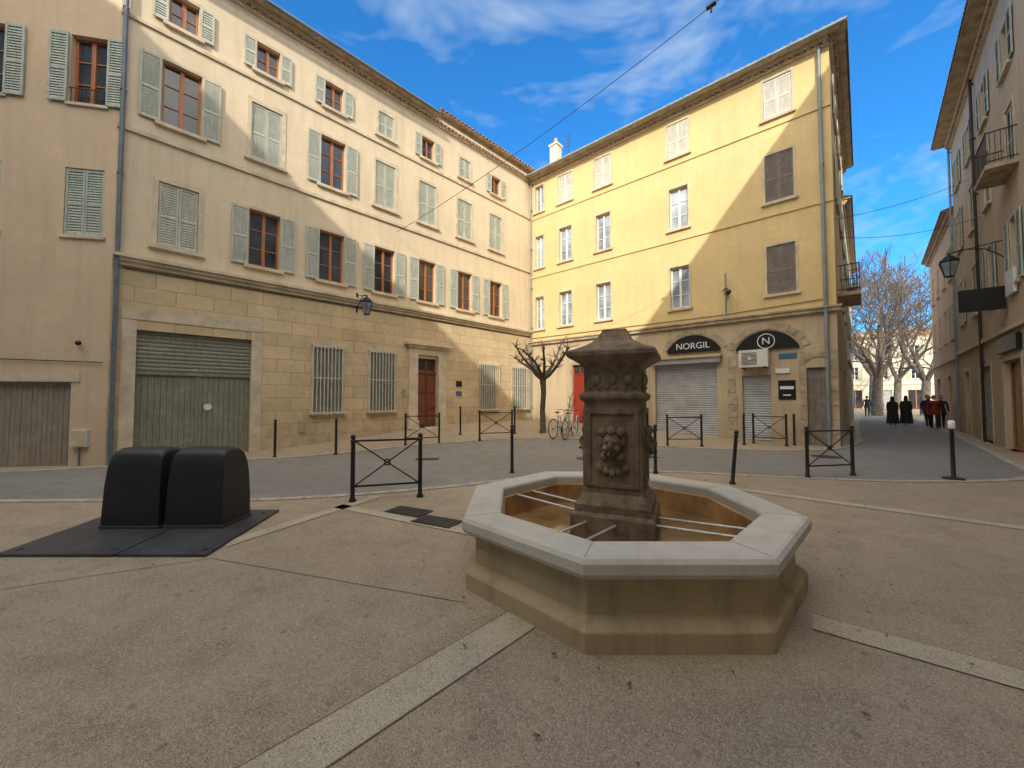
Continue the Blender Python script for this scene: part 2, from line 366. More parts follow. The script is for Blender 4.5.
for a,b in zip(near,far):
    for k in range(K_+1):
        t=k/K_;x=a[0]+(b[0]-a[0])*t;y=a[1]+(b[1]-a[1])*t;vs.append((x,y,hgt(x,y)+.012))
mb.add(vs,[(i*(K_+1)+k,(i+1)*(K_+1)+k,(i+1)*(K_+1)+k+1,i*(K_+1)+k+1) for i in range(len(near)-1) for k in range(K_)],'asphalt',True)
mb.build("road")
mb=MB()
for line,sg in ((near,-1),(far,1)):
    for i in range(len(line)-1):
        a=Vector(line[i]);b=Vector(line[i+1]);d=(b-a).normalized();nrm=Vector((-d.y,d.x))*sg*.16
        if (b-a).length<.05: continue
        L=(b-a).length;n=max(1,round(L/.9))
        for k in range(n):
            p=a+(b-a)*(k/n)+d*.006;q=a+(b-a)*((k+1)/n)-d*.006
            z0=hgt(p.x,p.y);z1=hgt(q.x,q.y);t=.035 if sg>0 else .016
            mb.add([(p.x,p.y,z0-.05),(q.x,q.y,z1-.05),(q.x+nrm.x,q.y+nrm.y,z1-.05),(p.x+nrm.x,p.y+nrm.y,z0-.05),(p.x,p.y,z0+t),(q.x,q.y,z1+t),(q.x+nrm.x,q.y+nrm.y,z1+t),(p.x+nrm.x,p.y+nrm.y,z0+t)],
                   [(4,5,6,7),(0,1,5,4),(2,3,7,6),(1,2,6,5),(3,0,4,7)],'kerb')
mb.build("kerb")
mb=MB()
def strip(p,q,w,mat='strip',z=.005,seg=0):
    p=Vector(p);q=Vector(q);d=(q-p).normalized();n=Vector((-d.y,d.x))*w/2
    mb.add([(p.x-n.x,p.y-n.y,z),(q.x-n.x,q.y-n.y,z),(q.x+n.x,q.y+n.y,z),(p.x+n.x,p.y+n.y,z)],[(0,1,2,3)],mat)
    if mat=='strip':
        for s_ in (-1,1):
            e=n*s_*1.03;mb.add([(p.x+e.x*.98,p.y+e.y*.98,z+.002),(q.x+e.x*.98,q.y+e.y*.98,z+.002),(q.x+e.x*1.03,q.y+e.y*1.03,z+.002),(p.x+e.x*1.03,p.y+e.y*1.03,z+.002)],[(0,1,2,3)],'joint')
strip((0.2,3.02),(-3.2,-.62),.27);strip((2.15,2.85),(4.6,.95),.24);strip((3.3,7.5),(8.0,3.35),.22)
strip((-3.15,4.3),(-2.2,6.4),.2);strip((-2.6,5.85),(-.3,4.6),.18)
for p,q in (((-3.0,3.95),(-.35,3.1)),((-6.5,2.2),(-3.0,3.95)),((2.5,5.0),(4.6,7.6)),((3.2,2.1),(7.2,5.2))): strip(p,q,.008,'joint',.004)
mb.build("paving_strips")
for i,(x,y,r) in enumerate(((-1.45,5.55,-.45),(-.97,5.10,-.45),(3.6,10.5,.2),(-2.2,10.2,.1))):
    mb=MB();mb.box(-.3,.3,-.16,.16,.002,.014 if y<6 else .02,'iron')
    zt=.014 if y<6 else .02
    for k in range(9): mb.box(-.26+k*.058,-.235+k*.058,-.13,.13,zt,zt+.006,'steel')
    mb.build("drain_grate",None,0,(x,y,hgt(x,y)),r)
for x,y,r in ((2.0,10.3,.3),(8.5,10.6,.32)):
    mb=MB();mb.lathe([(r+.03,.0),(r+.03,.016),(r,.018),(r*.5,.018),(.01,.018)],24,(0,0,0),'iron');mb.build("manhole_cover",None,0,(x,y,hgt(x,y)))
mb=MB();rnd=random.Random(3)
for i in range(80):
    if i<35: a=rnd.uniform(0,6.28);r=rnd.uniform(1.62,2.3);x,y=1.05+r*math.cos(a),3.93+r*math.sin(a)
    else: x,y=rnd.uniform(-6,8),rnd.uniform(2.2,8)
    s_=rnd.uniform(.010,.022);t=rnd.uniform(0,6.28);T=Matrix.Translation((x,y,hgt(x,y)+.022))@Matrix.Rotation(t,4,'Z')@Matrix.Rotation(rnd.uniform(-.4,.4),4,'X')
    mb.add([(-s_,0,0),(-s_*.3,-s_*.5,.004),(s_*.6,-s_*.35,.0),(s_*1.2,0,.006),(s_*.5,s_*.4,0),(-s_*.3,s_*.5,.003)],[(0,1,2,3,4,5)],'leaf',False,T)
mb.build("dry_leaves")
# ------------------------------------------------------------------ Building A (cream, with grey-green shutters)
angA=math.radians(46.6);A0=(-9.73,9.38);LA=15.6;HA=13.42
e=empty("cream_stone_building",(A0[0],A0[1],0),angA)
colx=[1.2,3.2,5.2,7.15,9.05,11.05,13.0]
open3=[1,1,1,0,1,0,1];open2=[1,0,1,0,0,0,0];open1=[0,1,1,1,1,1,1]
ops=[]
for i,x in enumerate(colx):
    ops.append((x-.31,x+.31,11.55,12.45,3,open3[i]));ops.append((x-.41,x+.41,8.8,10.52,2,open2[i]));ops.append((x-.41,x+.41,5.55,7.25,1,open1[i]))
gops=[(.47,2.93,-.1,3.32),(4.68,5.62,1.15,3.28),(6.62,7.6,1.15,3.28),(8.62,9.58,.4,3.22),(11.95,13.05,1.1,3.15),(14.2,15.3,1.1,3.12)]
mb=MB();skin(mb,LA,-.3,HA,ops+gops,'plasterA','ashlar',5.0);body(mb,LA,11,-.3,HA,'plasterA')
mb.build("walls",e)
mw=MB();ms=MB();mt=MB()
for (x0,x1,z0,z1,r,op) in ops:
    surround(mt,x0,x1,z0,z1,'trim',w=.075 if op else .11)
    if op: window(mw,x0,x1,z0,z1,'brown','glass',2 if r==3 else 3)
    shutters(ms,x0,x1,z0,z1,'open' if op else 'closed','shut')
mt.box(-.0,LA,-.14,-.001,4.98,5.06,'trim');mt.box(0,LA,-.2,-.001,5.06,5.14,'trim');mt.box(0,LA,-.07,-.001,4.88,4.98,'trim')
mt.box(0,LA,-.06,-.001,8.28,8.38,'trim');mt.box(0,LA,-.05,-.001,11.18,11.27,'trim')
mt.box(8.2,8.6,-.10,.0,.38,3.35,'trim');mt.box(9.6,10.0,-.10,.0,.38,3.35,'trim');mt.box(8.2,10.0,-.08,0,3.35,3.62,'trim')
mt.box(8.12,10.08,-.16,0,3.62,3.72,'trim');mt.box(8.02,10.18,-.24,0,3.72,3.82,'trim');mt.box(8.16,8.64,-.14,-.1,.38,.7,'trim');mt.box(9.56,10.04,-.14,-.1,.38,.7,'trim')
mt.box(8.3,9.9,-.5,.1,.2,.40,'trim')
mt.box(.2,.47,-.02,0,-.1,3.55,'trim');mt.box(2.93,3.2,-.02,0,-.1,3.55,'trim');mt.box(.2,3.2,-.02,0,3.57,3.86,'trim')
mt.build("stone_trim",e)
planks(mw,8.62,9.08,.4,2.6,'door',w=.5);planks(mw,9.1,9.58,.4,2.6,'door',w=.5)
for x in (8.66,9.14):
    for z0,z1 in ((.55,1.1),(1.2,1.75),(1.85,2.5)): mw.box(x+.03,x+.37,.075,.1,z0,z1,'door')
mw.box(8.62,9.58,.06,.16,2.6,2.68,'door');window(mw,8.62,9.58,2.68,3.22,'door','glass',1)
rollerdoor(mw,.47,2.93,2.28,3.32,'garage',step=.1);planks(mw,.47,2.93,-.1,2.25,'garage',w=.123,y=.13)
mw.box(.47,2.93,.08,.16,2.2,2.28,'garage');mw.box(1.67,1.73,.10,.13,-.1,2.2,'garage')
mw.tube([(1.95,.125,1.35),(1.95,.10,1.35)],.09,20,'signwhite')
for (x0,x1,z0,z1) in (gops[1],gops[2],gops[4],gops[5]):
    shutters(mw,x0,x1,z0,z1,'closed','garage')
    mt=MB();surround(mt,x0,x1,z0,z1,'trim',w=.07)
    n=10
    for k in range(n): 
        x=x0-.06+(x1-x0+.12)*k/(n-1);mt.tube([(x,-.15,z0-.12),(x,-.15,z1+.1)],.015,6,'bars')
        mt.tube([(x,-.15,z1+.1),(x,-.15,z1+.18)],[.02,.002],6,'bars')
    for z in (z0-.06,z0+1.1,z1+.04):
        mt.box(x0-.09,x1+.09,-.168,-.132,z,z+.026,'bars')
        for x in (x0-.09,x1+.07): mt.box(x,x+.02,-.132,-.001,z,z+.02,'bars')
    mt.build("window_grille",e)
mw.build("windows_and_doors",e);ms.build("shutters",e)
mr=MB();genoise(mr,0,LA,HA);roof(mr,-.1,9.4,HA,5.5,.42);roof(mr,9.4,LA+.3,HA+.22,5.5,.42);mr.box(9.4,LA,-.05,0,HA+.028,HA+.25,'plasterA');mr.box(0,LA,.02,.06,HA,HA+.12,'trimB')
mr.build("roof",e)
mp=MB();pipe(mp,.08,0,HA,'zinc',-.1,.05);mp.tube([(0,-.47,HA+.04),(9.3,-.47,HA+.04)],.06,8,'zinc')
mp.box(10.6,10.9,-.03,0,2.1,2.35,'signblack');mp.box(10.6,10.9,-.03,0,1.7,1.9,'plaque')
mp.tube([(0.2,-.03,4.82),(LA,-.03,4.84)],.012,5,'black')
mp.box(4.25,4.45,-.05,-.001,.5,.9,'trimB');mp.box(7.95,8.1,-.05,-.001,1.7,1.95,'trimB')
mp.build("drainpipe_and_plaques",e)
# ------------------------------------------------------------------ wall lanterns
def lantern(name,x,z,d):
    mb=MB()
    pts=[(x,-.0,z-.25),(x,-.12,z-.1),(x,-.35,z+.1),(x,-d*.75,z+.18),(x,-d,z+.12)]
    mb.tube([(x,-.01,z+.25),(x,-d,z+.12)],.014,6,'black');mb.tube(pts,.014,6,'black');mb.box(x-.03,x+.03,-.02,.001,z-.35,z+.35,'black')
    c=(x,-d,z-.55)
    mb.lathe([(.09,0),(.2,.42),(.22,.43),(.22,.46),(.1,.58),(.04,.62),(.02,.7)],6,c,'black',close=True)
    mb.lathe([(.095,.02),(.203,.41)],6,(c[0],c[1],c[2]),'glassL')
    for k in range(6):
        t=math.pi/3*k;mb.tube([(c[0]+.095*math.cos(t),c[1]+.095*math.sin(t),c[2]),(c[0]+.21*math.cos(t),c[1]+.21*math.sin(t),c[2]+.42)],.009,4,'black')
    return mb.build(name)
l=lantern("wall_street_lantern",0,0,.75);l.location=(A0[0]+6.1*math.cos(angA),A0[1]+6.1*math.sin(angA),5.0);l.rotation_euler=(0,0,angA)
# ------------------------------------------------------------------ Building C (left)
angC=math.radians(11.6)
e=empty("pinkish_building",(A0[0]-8*math.cos(angC),A0[1]-8*math.sin(angC),0),angC)
ops=[]
for x,o1,o2 in ((3.4,0,1),(5.35,0,1),(7.38,0,1)):
    ops.append((x-.38,x+.38,8.75,10.45,2,o2));ops.append((x-.4,x+.4,5.5,7.15,1,o1));ops.append((x-.38,x+.38,12.0,13.6,2,0))
g=(4.5,7.27,-.1,1.98)
mb=MB();skin(mb,8,-.3,15,ops+[g],'plasterC','plasterC',3);body(mb,8,7,-.3,15,'plasterC');mb.build("walls",e)
mw=MB()
for (x0,x1,z0,z1,r,op) in ops:
    mw.box(x0-.06,x1+.06,-.05,.1,z0-.07,z0-.001,'trim')
    if op: window(mw,x0,x1,z0,z1,'brown')
    shutters(mw,x0,x1,z0,z1,'open' if op else 'closed','shutC')
    if op:
        for k in range(8): x=x0+.05+(x1-x0-.1)*k/7;mw.tube([(x,-.02,z0+.02),(x,-.02,z0+.35)],.008,5,'iron')
        mw.box(x0,x1,-.03,-.01,z0+.35,z0+.37,'iron')
planks(mw,4.5,7.27,-.1,1.9,'garageC',w=.1);mw.box(4.5,7.27,.05,.15,1.9,1.98,'garageC');mw.box(4.3,7.45,-.03,0,1.985,2.2,'trim')
mw.box(7.36,7.68,-.1,0,.45,.85,'acwhite');mw.box(7.38,7.66,-.11,-.1,.47,.83,'trim');mw.tube([(7.5,-.03,.45),(7.5,-.03,-.1)],.02,6,'zinc')
mw.tube([(5.9,-.04,2.5),(7.9,-.04,2.45)],.012,5,'black');mw.ball((7.45,-.1,2.9),.06,'black')
mw.build("windows_and_garage",e);mr=MB();genoise(mr,0,8,15);roof(mr,-.2,8.2,15,3.5);mr.build("roof",e)
# ------------------------------------------------------------------ Building B (yellow corner building)
angB=math.radians(-42);K=(A0[0]+LA*math.cos(angA),A0[1]+LA*math.sin(angA));LB=12.56;HB=13.3
e=empty("yellow_corner_building",(K[0],K[1],0),angB)
TB=Matrix.Translation((LB,0,0))@Matrix.Rotation(math.pi/2,4,'Z')
ops=[]
for x,kinds in ((.62,'www'),(2.25,'wwW'),(4.34,'wwW'),(7.74,'wwW'),(11.13,'ddW')):
    hw=.37 if x>2 else .27
    for (z0,z1),k in zip(((5.2,6.9),(8.45,10.15),(11.45,12.85)),kinds):
        h2=hw+(.04 if k in 'dW' else 0);ops.append((x-h2,x+h2,z0,z1,k))
gops=[(2.62,3.37,.3,3.2),(6.7,9.06,.0,2.93),(9.88,10.76,.0,2.4),(11.75,12.3,.0,2.6)]
mb=MB();skin(mb,LB,-.3,HB,ops+gops,'plasterB','stoneB',4.4)
side=[]
for x in (2.0,5.0,8.2):
    for z0,z1 in ((5.2,6.9),(8.45,10.15),(11.45,12.85)): side.append((x-.42,x+.42,z0,z1))
side+= [(1.2,2.6,0,2.7),(4.2,5.8,0,2.7),(7.4,9.0,0,2.7)]
body(mb,LB,10,-.3,HB,'plasterB',True,False)
mb.build("walls",e)
mb=MB();skin(mb,10,-.3,HB,side,'plasterB','stoneB',4.4);o=mb.build("side_wall",e);o.matrix_local=TB
mw=MB()
for (x0,x1,z0,z1,k) in ops:
    surround(mw,x0,x1,z0,z1,'trim' ,w=.07)
    if k=='w': window(mw,x0,x1,z0,z1,'white','glassL',3)
    else: shutters(mw,x0,x1,z0,z1,'closed','shutD' if k=='d' else 'shutW')
for i,s_ in enumerate(side):
    if s_[2]>1:
        surround(mw,*s_,'trim',TB,w=.07);shutters(mw,*s_,'open' if i%3 else 'closed','shut',TB);window(mw,*s_,'white','glass',3,TB)
    else: rollerdoor(mw,*s_,'roller',TB) if i%2 else window(mw,*s_,'black','glass',1,TB)
balcony(mw,1.0,3.2,5.15,.6,TB)
planks(mw,2.62,3.37,.3,2.7,'reddoor',w=.375);window(mw,2.62,3.37,2.72,3.2,'reddoor','glass',1);surround(mw,2.62,3.37,.3,3.2,'trimB',w=.12,sill=False)
rollerdoor(mw,6.7,9.06,.0,2.93,'roller');rollerdoor(mw,9.88,10.76,0,2.4,'roller')
planks(mw,11.75,12.3,0,2.6,'shutD',w=.14)
mw.build("windows_and_shutters",e)
mt=MB();mt.box(0,LB+.1,-.12,-.001,4.38,4.5,'trimB');mt.box(0,LB+.14,-.17,-.001,4.5,4.56,'trimB');mt.box(0,LB,-.04,-.001,7.95,8.02,'plasterB');mt.box(0,LB,-.04,-.001,11.1,11.17,'plasterB')
mt.prism(arcpoly(7.25,9.2,3.38,3.5,4.05),-.10,-.002,'signblack');mt.box(6.6,9.2,-.22,-.002,2.95,3.15,'roller')
mt.box(6.55,9.25,-.3,-.002,3.15,3.25,'stoneB')
voussoir(mt,9.6,11.7,3.3,4.0,.22,11,'trimB')
mt.prism(arcpoly(9.7,11.6,3.3,3.32,3.95),-.09,-.021,'signblack')
voussoir(mt,7.15,9.3,3.45,4.1,.16,9,'trimB',pr=.015)
for z in (0,.45,.9,1.35,1.8,2.25,2.7): 
    mt.box(9.42,9.66+.06*(int(z*10)%2),-.025,-.001,z+.01,z+.43,'trimB');mt.box(11.55,11.72,-.025,-.001,z+.01,z+.43,'trimB')
    mt.box(12.32,LB,-.025,-.001,z+.01,z+.43,'trimB')
voussoir(mt,11.7,12.4,2.65,2.95,.18,5,'trimB')
mt.build("shop_fronts",e)
text("NORGIL",e,(8.22,-.112,3.62),.34,'signwhite',name="shop_lettering")
text("N",e,(10.65,-.10,3.58),.34,'signwhite',name="shop_lettering")
mt=MB()
for k in range(32):
    t0=2*math.pi*k/32;t1=2*math.pi*(k+1)/32
    mt.prism([(10.65+r*math.cos(t),3.58+r*math.sin(t)) for r,t in ((.24,t0),(.265,t0),(.265,t1),(.24,t1))],-.1,-.09,'signwhite')
mt.box(9.86,10.74,-.4,-.05,2.68,3.28,'acwhite')
for k in range(10): mt.box(9.95,10.42,-.408,-.4,2.76+k*.045,2.775+k*.045,'dark')
mt.tube([(10.2,-.41,2.98),(10.2,-.42,2.98)],.06,12,'acwhite')
for x in (9.95,10.6): mt.box(x,x+.04,-.42,-.001,2.63,2.68,'iron')
mt.box(10.97,11.45,-.03,-.001,1.55,2.2,'signblack');mt.box(11.02,11.4,-.035,-.03,1.9,2.0,'signwhite');mt.box(11.1,11.32,-.035,-.03,1.68,1.72,'signwhite')
mt.box(11.0,11.5,-.03,-.001,2.95,3.12,'plaque');mt.box(10.9,11.3,-.05,-.001,2.45,2.6,'signwhite')
mt.build("wall_fittings",e)
mp=MB();pipe(mp,12.3,0,HB,'pipeB',-.1,.055);pipe(mp,.12,.3,HB,'pipeB',-.08,.04);pipe(mp,9.45,4.6,6.2,'pipeB',-.2,.03)
mp.tube([(9.3,-.02,5.6),(9.5,-.35,5.62),(9.6,-.5,5.5)],.02,6,'iron');mp.ball((9.6,-.5,5.42),.1,'iron')
mp.tube([(0,-.03,4.75),(9.4,-.03,4.7),(12.3,-.03,4.8)],.012,5,'black')
mp.tube([(0,-.5,HB+.03),(LB+.45,-.5,HB+.03)],.06,8,'pipeB');mp.build("drainpipes",e)
mr=MB();genoise(mr,0,LB,HB);genoise(mr,0,10,HB,TB);roof(mr,-.1,LB+.48,HB,5,.48,.28,True);roof(mr,-.48,10,HB-.003,5,.48,.28,False,TB,True,.0)
mr.box(.95,1.4,.5,.95,HB+.2,HB+1.75,'pale');mr.box(.9,1.45,.45,1.0,HB+1.75,HB+1.85,'pale');mr.tube([(1.18,.72,HB+1.85),(1.18,.72,HB+2.2)],[.12,.09],10,'tile')
mr.tube([(1.6,1.3,HB+.2),(1.6,1.3,HB+2.6)],.015,5,'iron')
for k in range(4): mr.tube([(1.4,1.3,HB+1.9+k*.2),(1.8,1.3,HB+1.9+k*.2)],.008,4,'iron')
mr.build("roof_and_chimney",e)
# ------------------------------------------------------------------ generic buildings
def simple(name,loc,ang,L,H,depth,wall,cols,rows,shut='shut',gz=3.2,shops=(),seed=1,balc=(),frame='white',ov=.4,prob=.6):
    rnd=random.Random(seed);e=empty(name,(loc[0],loc[1],0),ang);ops=[];gr=[]
    for x in cols:
        for z0,z1 in rows: ops.append((x-.42,x+.42,z0,z1))
    gr=[(x-w,x+w,0,2.75) for x,w in shops]
    mb=MB();skin(mb,L,-.3,H,ops+gr,wall,wall,gz);body(mb,L,depth,-.3,H,wall);mb.build("walls",e)
    mw=MB()
    for o in ops:
        surround(mw,*o,'trim',w=.08);op=rnd.random()<prob
        if op: window(mw,*o,frame)
        shutters(mw,*o,'open' if op else 'closed',shut)
    for i,o in enumerate(gr):
        if i%2==1: rollerdoor(mw,*o,'roller')
        else: window(mw,*o,'brown','glass',1)
        surround(mw,*o,'trim',w=.14,sill=False)
    mw.box(0,L,-.1,-.001,gz+.3,gz+.42,'trim')
    for b in balc: balcony(mw,*b)
    mw.build("windows_and_shops",e);mr=MB();genoise(mr,0,L,H);roof(mr,-.1,L+.1,H,depth/2,ov);mr.build("roof",e)
    return e
R3=((4.9,6.8),(8.2,10.0),(11.1,12.5))
D0=(14.38,11.02);aD=math.radians(47.4)
F_=(D0[0]+10.1*math.cos(aD),D0[1]+10.1*math.sin(aD))
eD=simple("ochre_street_building",F_,aD-math.pi,12.6,13.8,9,'plasterD',(1.6,4.4,7.2,10.2),R3,'shutC',3.3,((2.0,.5),(5.6,.9),(9.3,1.0)),3,((9.4,11.0,8.15,.6),),ov=.65)
mb=MB();pipe(mb,.15,0,13.8,'pipeB');pipe(mb,5.7,0,13.8,'iron')
mb.box(9.2,9.27,-1.0,-.05,4.3,5.0,'signblack');mb.box(8.1,10.5,-.12,-.03,3.0,3.45,'signblack')
mb.box(9.5,10.4,-.1,-.03,4.6,5.3,'signwhite');mb.build("fascia_and_pipes",eD)
cA,sA=math.cos(aD),math.sin(aD)
l=lantern("wall_street_lantern",0,0,1.0);l.location=(D0[0]+1.0*cA,D0[1]+1.0*sA,6.15);l.rotation_euler=(0,0,aD-math.pi);l.scale=(1.15,1.15,1.15)
P3=(D0[0]+20.3*cA,D0[1]+20.3*sA)
simple("pink_building",P3,aD-math.pi,10.15,10.6,8,'pink',(1.5,4,6.5,8.8),((4.6,6.3),(7.6,9.2)),'shut',3.2,((2.5,.7),(7,.7)),5)
P2=(D0[0]-2.6*cA,D0[1]-2.6*sA)
simple("tall_ochre_building",P2,aD-math.pi,26,16.6,9,'pale',[1.8+2.6*i for i in range(9)],R3+((13.6,15.2),),'shutC',3.3,[(2.5+4*i,.8) for i in range(6)],8)
uA=(math.cos(angA),math.sin(angA));nA=(math.sin(angA),-math.cos(angA))
def AF(s,n): return (A0[0]+uA[0]*s+nA[0]*n,A0[1]+uA[1]*s+nA[1]*n)
simple("back_square_building",AF(-12.9,32),math.atan2(-nA[1],-nA[0]),40,20.0,8,'pale',[1.5+2.6*i for i in range(15)],R3+((13.7,15.5),(17,18.6)),'shut',3.3,[(2.5+4*i,.8) for i in range(9)],9,ov=.15)
Q=(K[0]+LB*math.cos(angB)+10.1*math.cos(angB+math.pi/2),K[1]+LB*math.sin(angB)+10.1*math.sin(angB+math.pi/2))
simple("neighbour_building",Q,angB+math.pi/2,16,11.8,8,'pale',(1.8,4.6,7.4,10.2,13),R3[:2],'shutC',3.2,((3,.8),(8,.8),(12,.8)),11,balc=((3.8,5.4,8.15,.5),))
simple("distant_town_building",(41,69),math.radians(-43),34,10.5,10,'pale',[2+3.2*i for i in range(10)],((4.3,6.2),(7.3,9.0)),'shut',3.2,[(2+3.2*i,.8) for i in range(10)],12,prob=.8)
# ------------------------------------------------------------------ fountain
cx,cy=1.05,3.93
e=empty("octagonal_stone_fountain",(cx,cy,0))
k8=1/math.cos(math.pi/8);r8=math.pi/8
def prof(l): return [(a*k8,z) for a,z in l]
mb=MB();mb.lathe(prof([(1.44,-.05),(1.44,.13),(1.42,.15),(1.37,.185),(1.36,.20),(1.36,.40),(1.375,.43),(1.405,.455)]),8,(0,0,0),'basin',r8)
mb.build("basin_wall",e,.008)
mb=MB();mb.lathe(prof([(1.405,.455),(1.455,.47),(1.47,.50),(1.47,.565),(1.45,.592),(1.425,.60),(1.17,.60),(1.15,.592),(1.14,.575),(1.14,.50)]),8,(0,0,0),'rim',r8)
for k in range(8):
    T=Matrix.Rotation(r8+k*math.pi/4,4,'Z');mb.box(1.16*k8,1.43*k8,-.0025,.0025,.6003,.6012,'joint',T)
mb.build("basin_rim",e,.006)
mb=MB();mb.lathe(prof([(1.14,.50),(1.12,.49),(1.12,.15)]),8,(0,0,0),'basin_in',r8);mb.build("basin_inside",e)
mb=MB();mb.lathe([(1.12*k8,0),(.02,0)],8,(0,0,.27),'water',r8);mb.build("water",e)
mb=MB();q=math.sqrt(2)
def sq(l,rot=math.pi/4): mb.lathe([(a*q,z) for a,z in l],4,(0,0,0),'pillar',rot,close=True)
sq([(.38,.1),(.38,.50),(.365,.52),(.345,.53),(.345,.60),(.32,.63),(.30,.66),(.29,.68),(.275,.70),(.265,1.56),(.29,1.58),(.305,1.60),(.305,1.63),(.28,1.65),(.265,1.66),(.265,1.90),(.29,1.92),(.33,1.95),(.38,1.98),(.405,2.00),(.405,2.04),(.385,2.055),(.33,2.075),(.26,2.11),(.20,2.15),(.155,2.20),(.125,2.25),(.115,2.28)])
for k in range(4):
    T=Matrix.Rotation(k*math.pi/2,4,'Z')
    y=-.273
    mb.box(-.24,-.20,y-.014,y+.02,.76,1.50,'pillar',T);mb.box(.20,.24,y-.014,y+.02,.76,1.50,'pillar',T);mb.box(-.20,.20,y-.014,y+.02,.76,.80,'pillar',T);mb.box(-.20,.20,y-.012,y+.02,1.45,1.50,'pillar',T)
    mb.ball((0,y-.01,1.17),.105,'pillar',14,T,.85,.62,1.15);mb.ball((0,y-.085,1.16),.028,'pillar',8,T,.8,1,1.5)
    for sx in (-1,1):
        mb.ball((sx*.037,y-.066,1.20),.024,'pillar',8,T,1.3,.8,.7);mb.ball((sx*.05,y-.05,1.13),.035,'pillar',8,T);mb.ball((sx*.10,y-.01,1.20),.045,'pillar',8,T,.7,.7,1.3);mb.ball((sx*.085,y-.015,1.28),.05,'pillar',8,T);mb.ball((sx*.075,y-.01,1.05),.04,'pillar',8,T)
    mb.ball((0,y-.03,1.29),.05,'pillar',8,T);mb.ball((0,y-.05,1.075),.04,'pillar',8,T,1.1,.8,.7)
    for a in range(5): mb.ball((-.12+.06*a,y-.005,.93-.03*math.cos((a-2)*.9)),.036,'pillar',8,T,1,.6,1.2)
    for a in range(3): mb.ball((-.15+.15*a,-.265,1.78),.055,'pillar',8,T,1,.5,1.2)
    for a in range(6): mb.ball((-.2+.08*a,-.265,1.70),.02,'pillar',6,T)
    mb.tube([(0,y-.04,1.085),(0,y-.11,1.085)],.012,8,'iron',True,True,T)
mb.build("carved_pillar",e,.006,(0,0,0),math.radians(-24))
mb=MB()
for ang in (-90-38,-90+52,-90-128,):
    for off in (-.13,.13):
        T=Matrix.Rotation(math.radians(ang),4,'Z')
        mb.tube([(.33,off,.44),(1.19,off,.49)],.013,8,'galv',True,True,T)
mb.build("bucket_bars",e)
# ------------------------------------------------------------------ waste containers
def container(loc,rot=0,name="underground_waste_container"):
    e=empty(name,loc,rot)
    mb=MB();w=.70
    pr=[(0,0),(0.02,.50),(.04,.74),(.065,.86),(.10,.915),(.17,.945),(.28,.95),(.36,.93),(.42,.88),(.47,.78),(.495,.62),(.51,.3),(.51,0)]
    n=len(pr);xs_=[(-w/2,.90),(-w/2+.015,.955),(-w/2+.04,.985),(-w/2+.07,1),(w/2-.07,1),(w/2-.04,.985),(w/2-.015,.955),(w/2,.90)]
    vs=[]
    for x,s_ in xs_:
        for y,z in pr: vs.append((x*(1-.12*z*z),.26+(y-.26)*(.9+.1*s_ if s_<1 else 1),z*(.6+.4*s_)))
    fs=[(i*n+j,i*n+j+1,(i+1)*n+j+1,(i+1)*n+j) for i in range(len(xs_)-1) for j in range(n-1)]
    mb.add(vs,fs,'plastic',True);mb.add(vs[:n],[tuple(range(n))],'plastic');mb.add(vs[-n:],[tuple(range(n-1,-1,-1))],'plastic')
    mb.build("hood",e)
    mb=MB();mb.box(-w/2-.01,w/2+.01,-.01,.53,0,.035,'steel')
    mb.box(-.27,.27,.50,.53,.35,.75,'steel');mb.box(-.12,.12,.53,.565,.5,.53,'iron')
    mb.build("base_and_hatch",e,.004)
container((-4.60,4.74,.03));container((-3.85,4.76,.03))
mb=MB()
def plate(pts):
    vs=[(x,y,.002) for x,y in pts]+[(x,y,.03) for x,y in pts]
    mb.add(vs,[(4,5,6,7),(0,1,5,4),(1,2,6,5),(2,3,7,6),(3,0,4,7)],'steel')
plate([(-5.2,3.98),(-4.0,3.98),(-4.2,5.55),(-5.5,5.55)]);plate([(-3.98,3.98),(-3.08,3.98),(-3.28,5.55),(-4.18,5.55)])
for p in ((-5.1,4.1),(-4.12,4.1),(-3.18,4.1),(-3.4,5.4),(-5.35,5.4)): mb.tube([(p[0],p[1],.03),(p[0],p[1],.036)],.03,8,'iron')
mb.build("steel_platform")
# ------------------------------------------------------------------ bollards and barriers
def post(mb,x,y,z,h=1.05,T=None):
    mb.lathe([(.055,0),(.055,.05),(.035,.08),(.032,h-.12),(.042,h-.11),(.042,h-.09),(.025,h-.07)],12,(x,y,z),'black',smooth=True,close=True,T=T)
    mb.ball((x,y,z+h-.035),.042,'black',10,T)
def bollard(x,y,h=1.05,tilt=0):
    mb=MB();post(mb,0,0,-.02,h);o=mb.build("bollard",None,0,(x,y,hgt(x,y)));o.rotation_euler=(0,tilt,0)
for b in ((-6.32,10.45),(-4.94,11.0),(0,8.35),(3.05,8.35),(.1,14.6),(7.7,13.0),(4.4,13.2)): bollard(*b)
bollard(4.1,7.32,1.02,.1);bollard(-1.9,14.4);bollard(9.3,12.9)
mb=MB();post(mb,0,0,-.02,1.1);mb.lathe([(.16,0),(.16,.03),(.08,.04)],16,(0,0,0),'iron',close=True);mb.lathe([(.046,.98),(.055,1.0),(.055,1.12),(.03,1.15)],12,(0,0,0),'signwhite',close=True,smooth=True);mb.build("bollard",None,0,(8.65,7.7,.012))
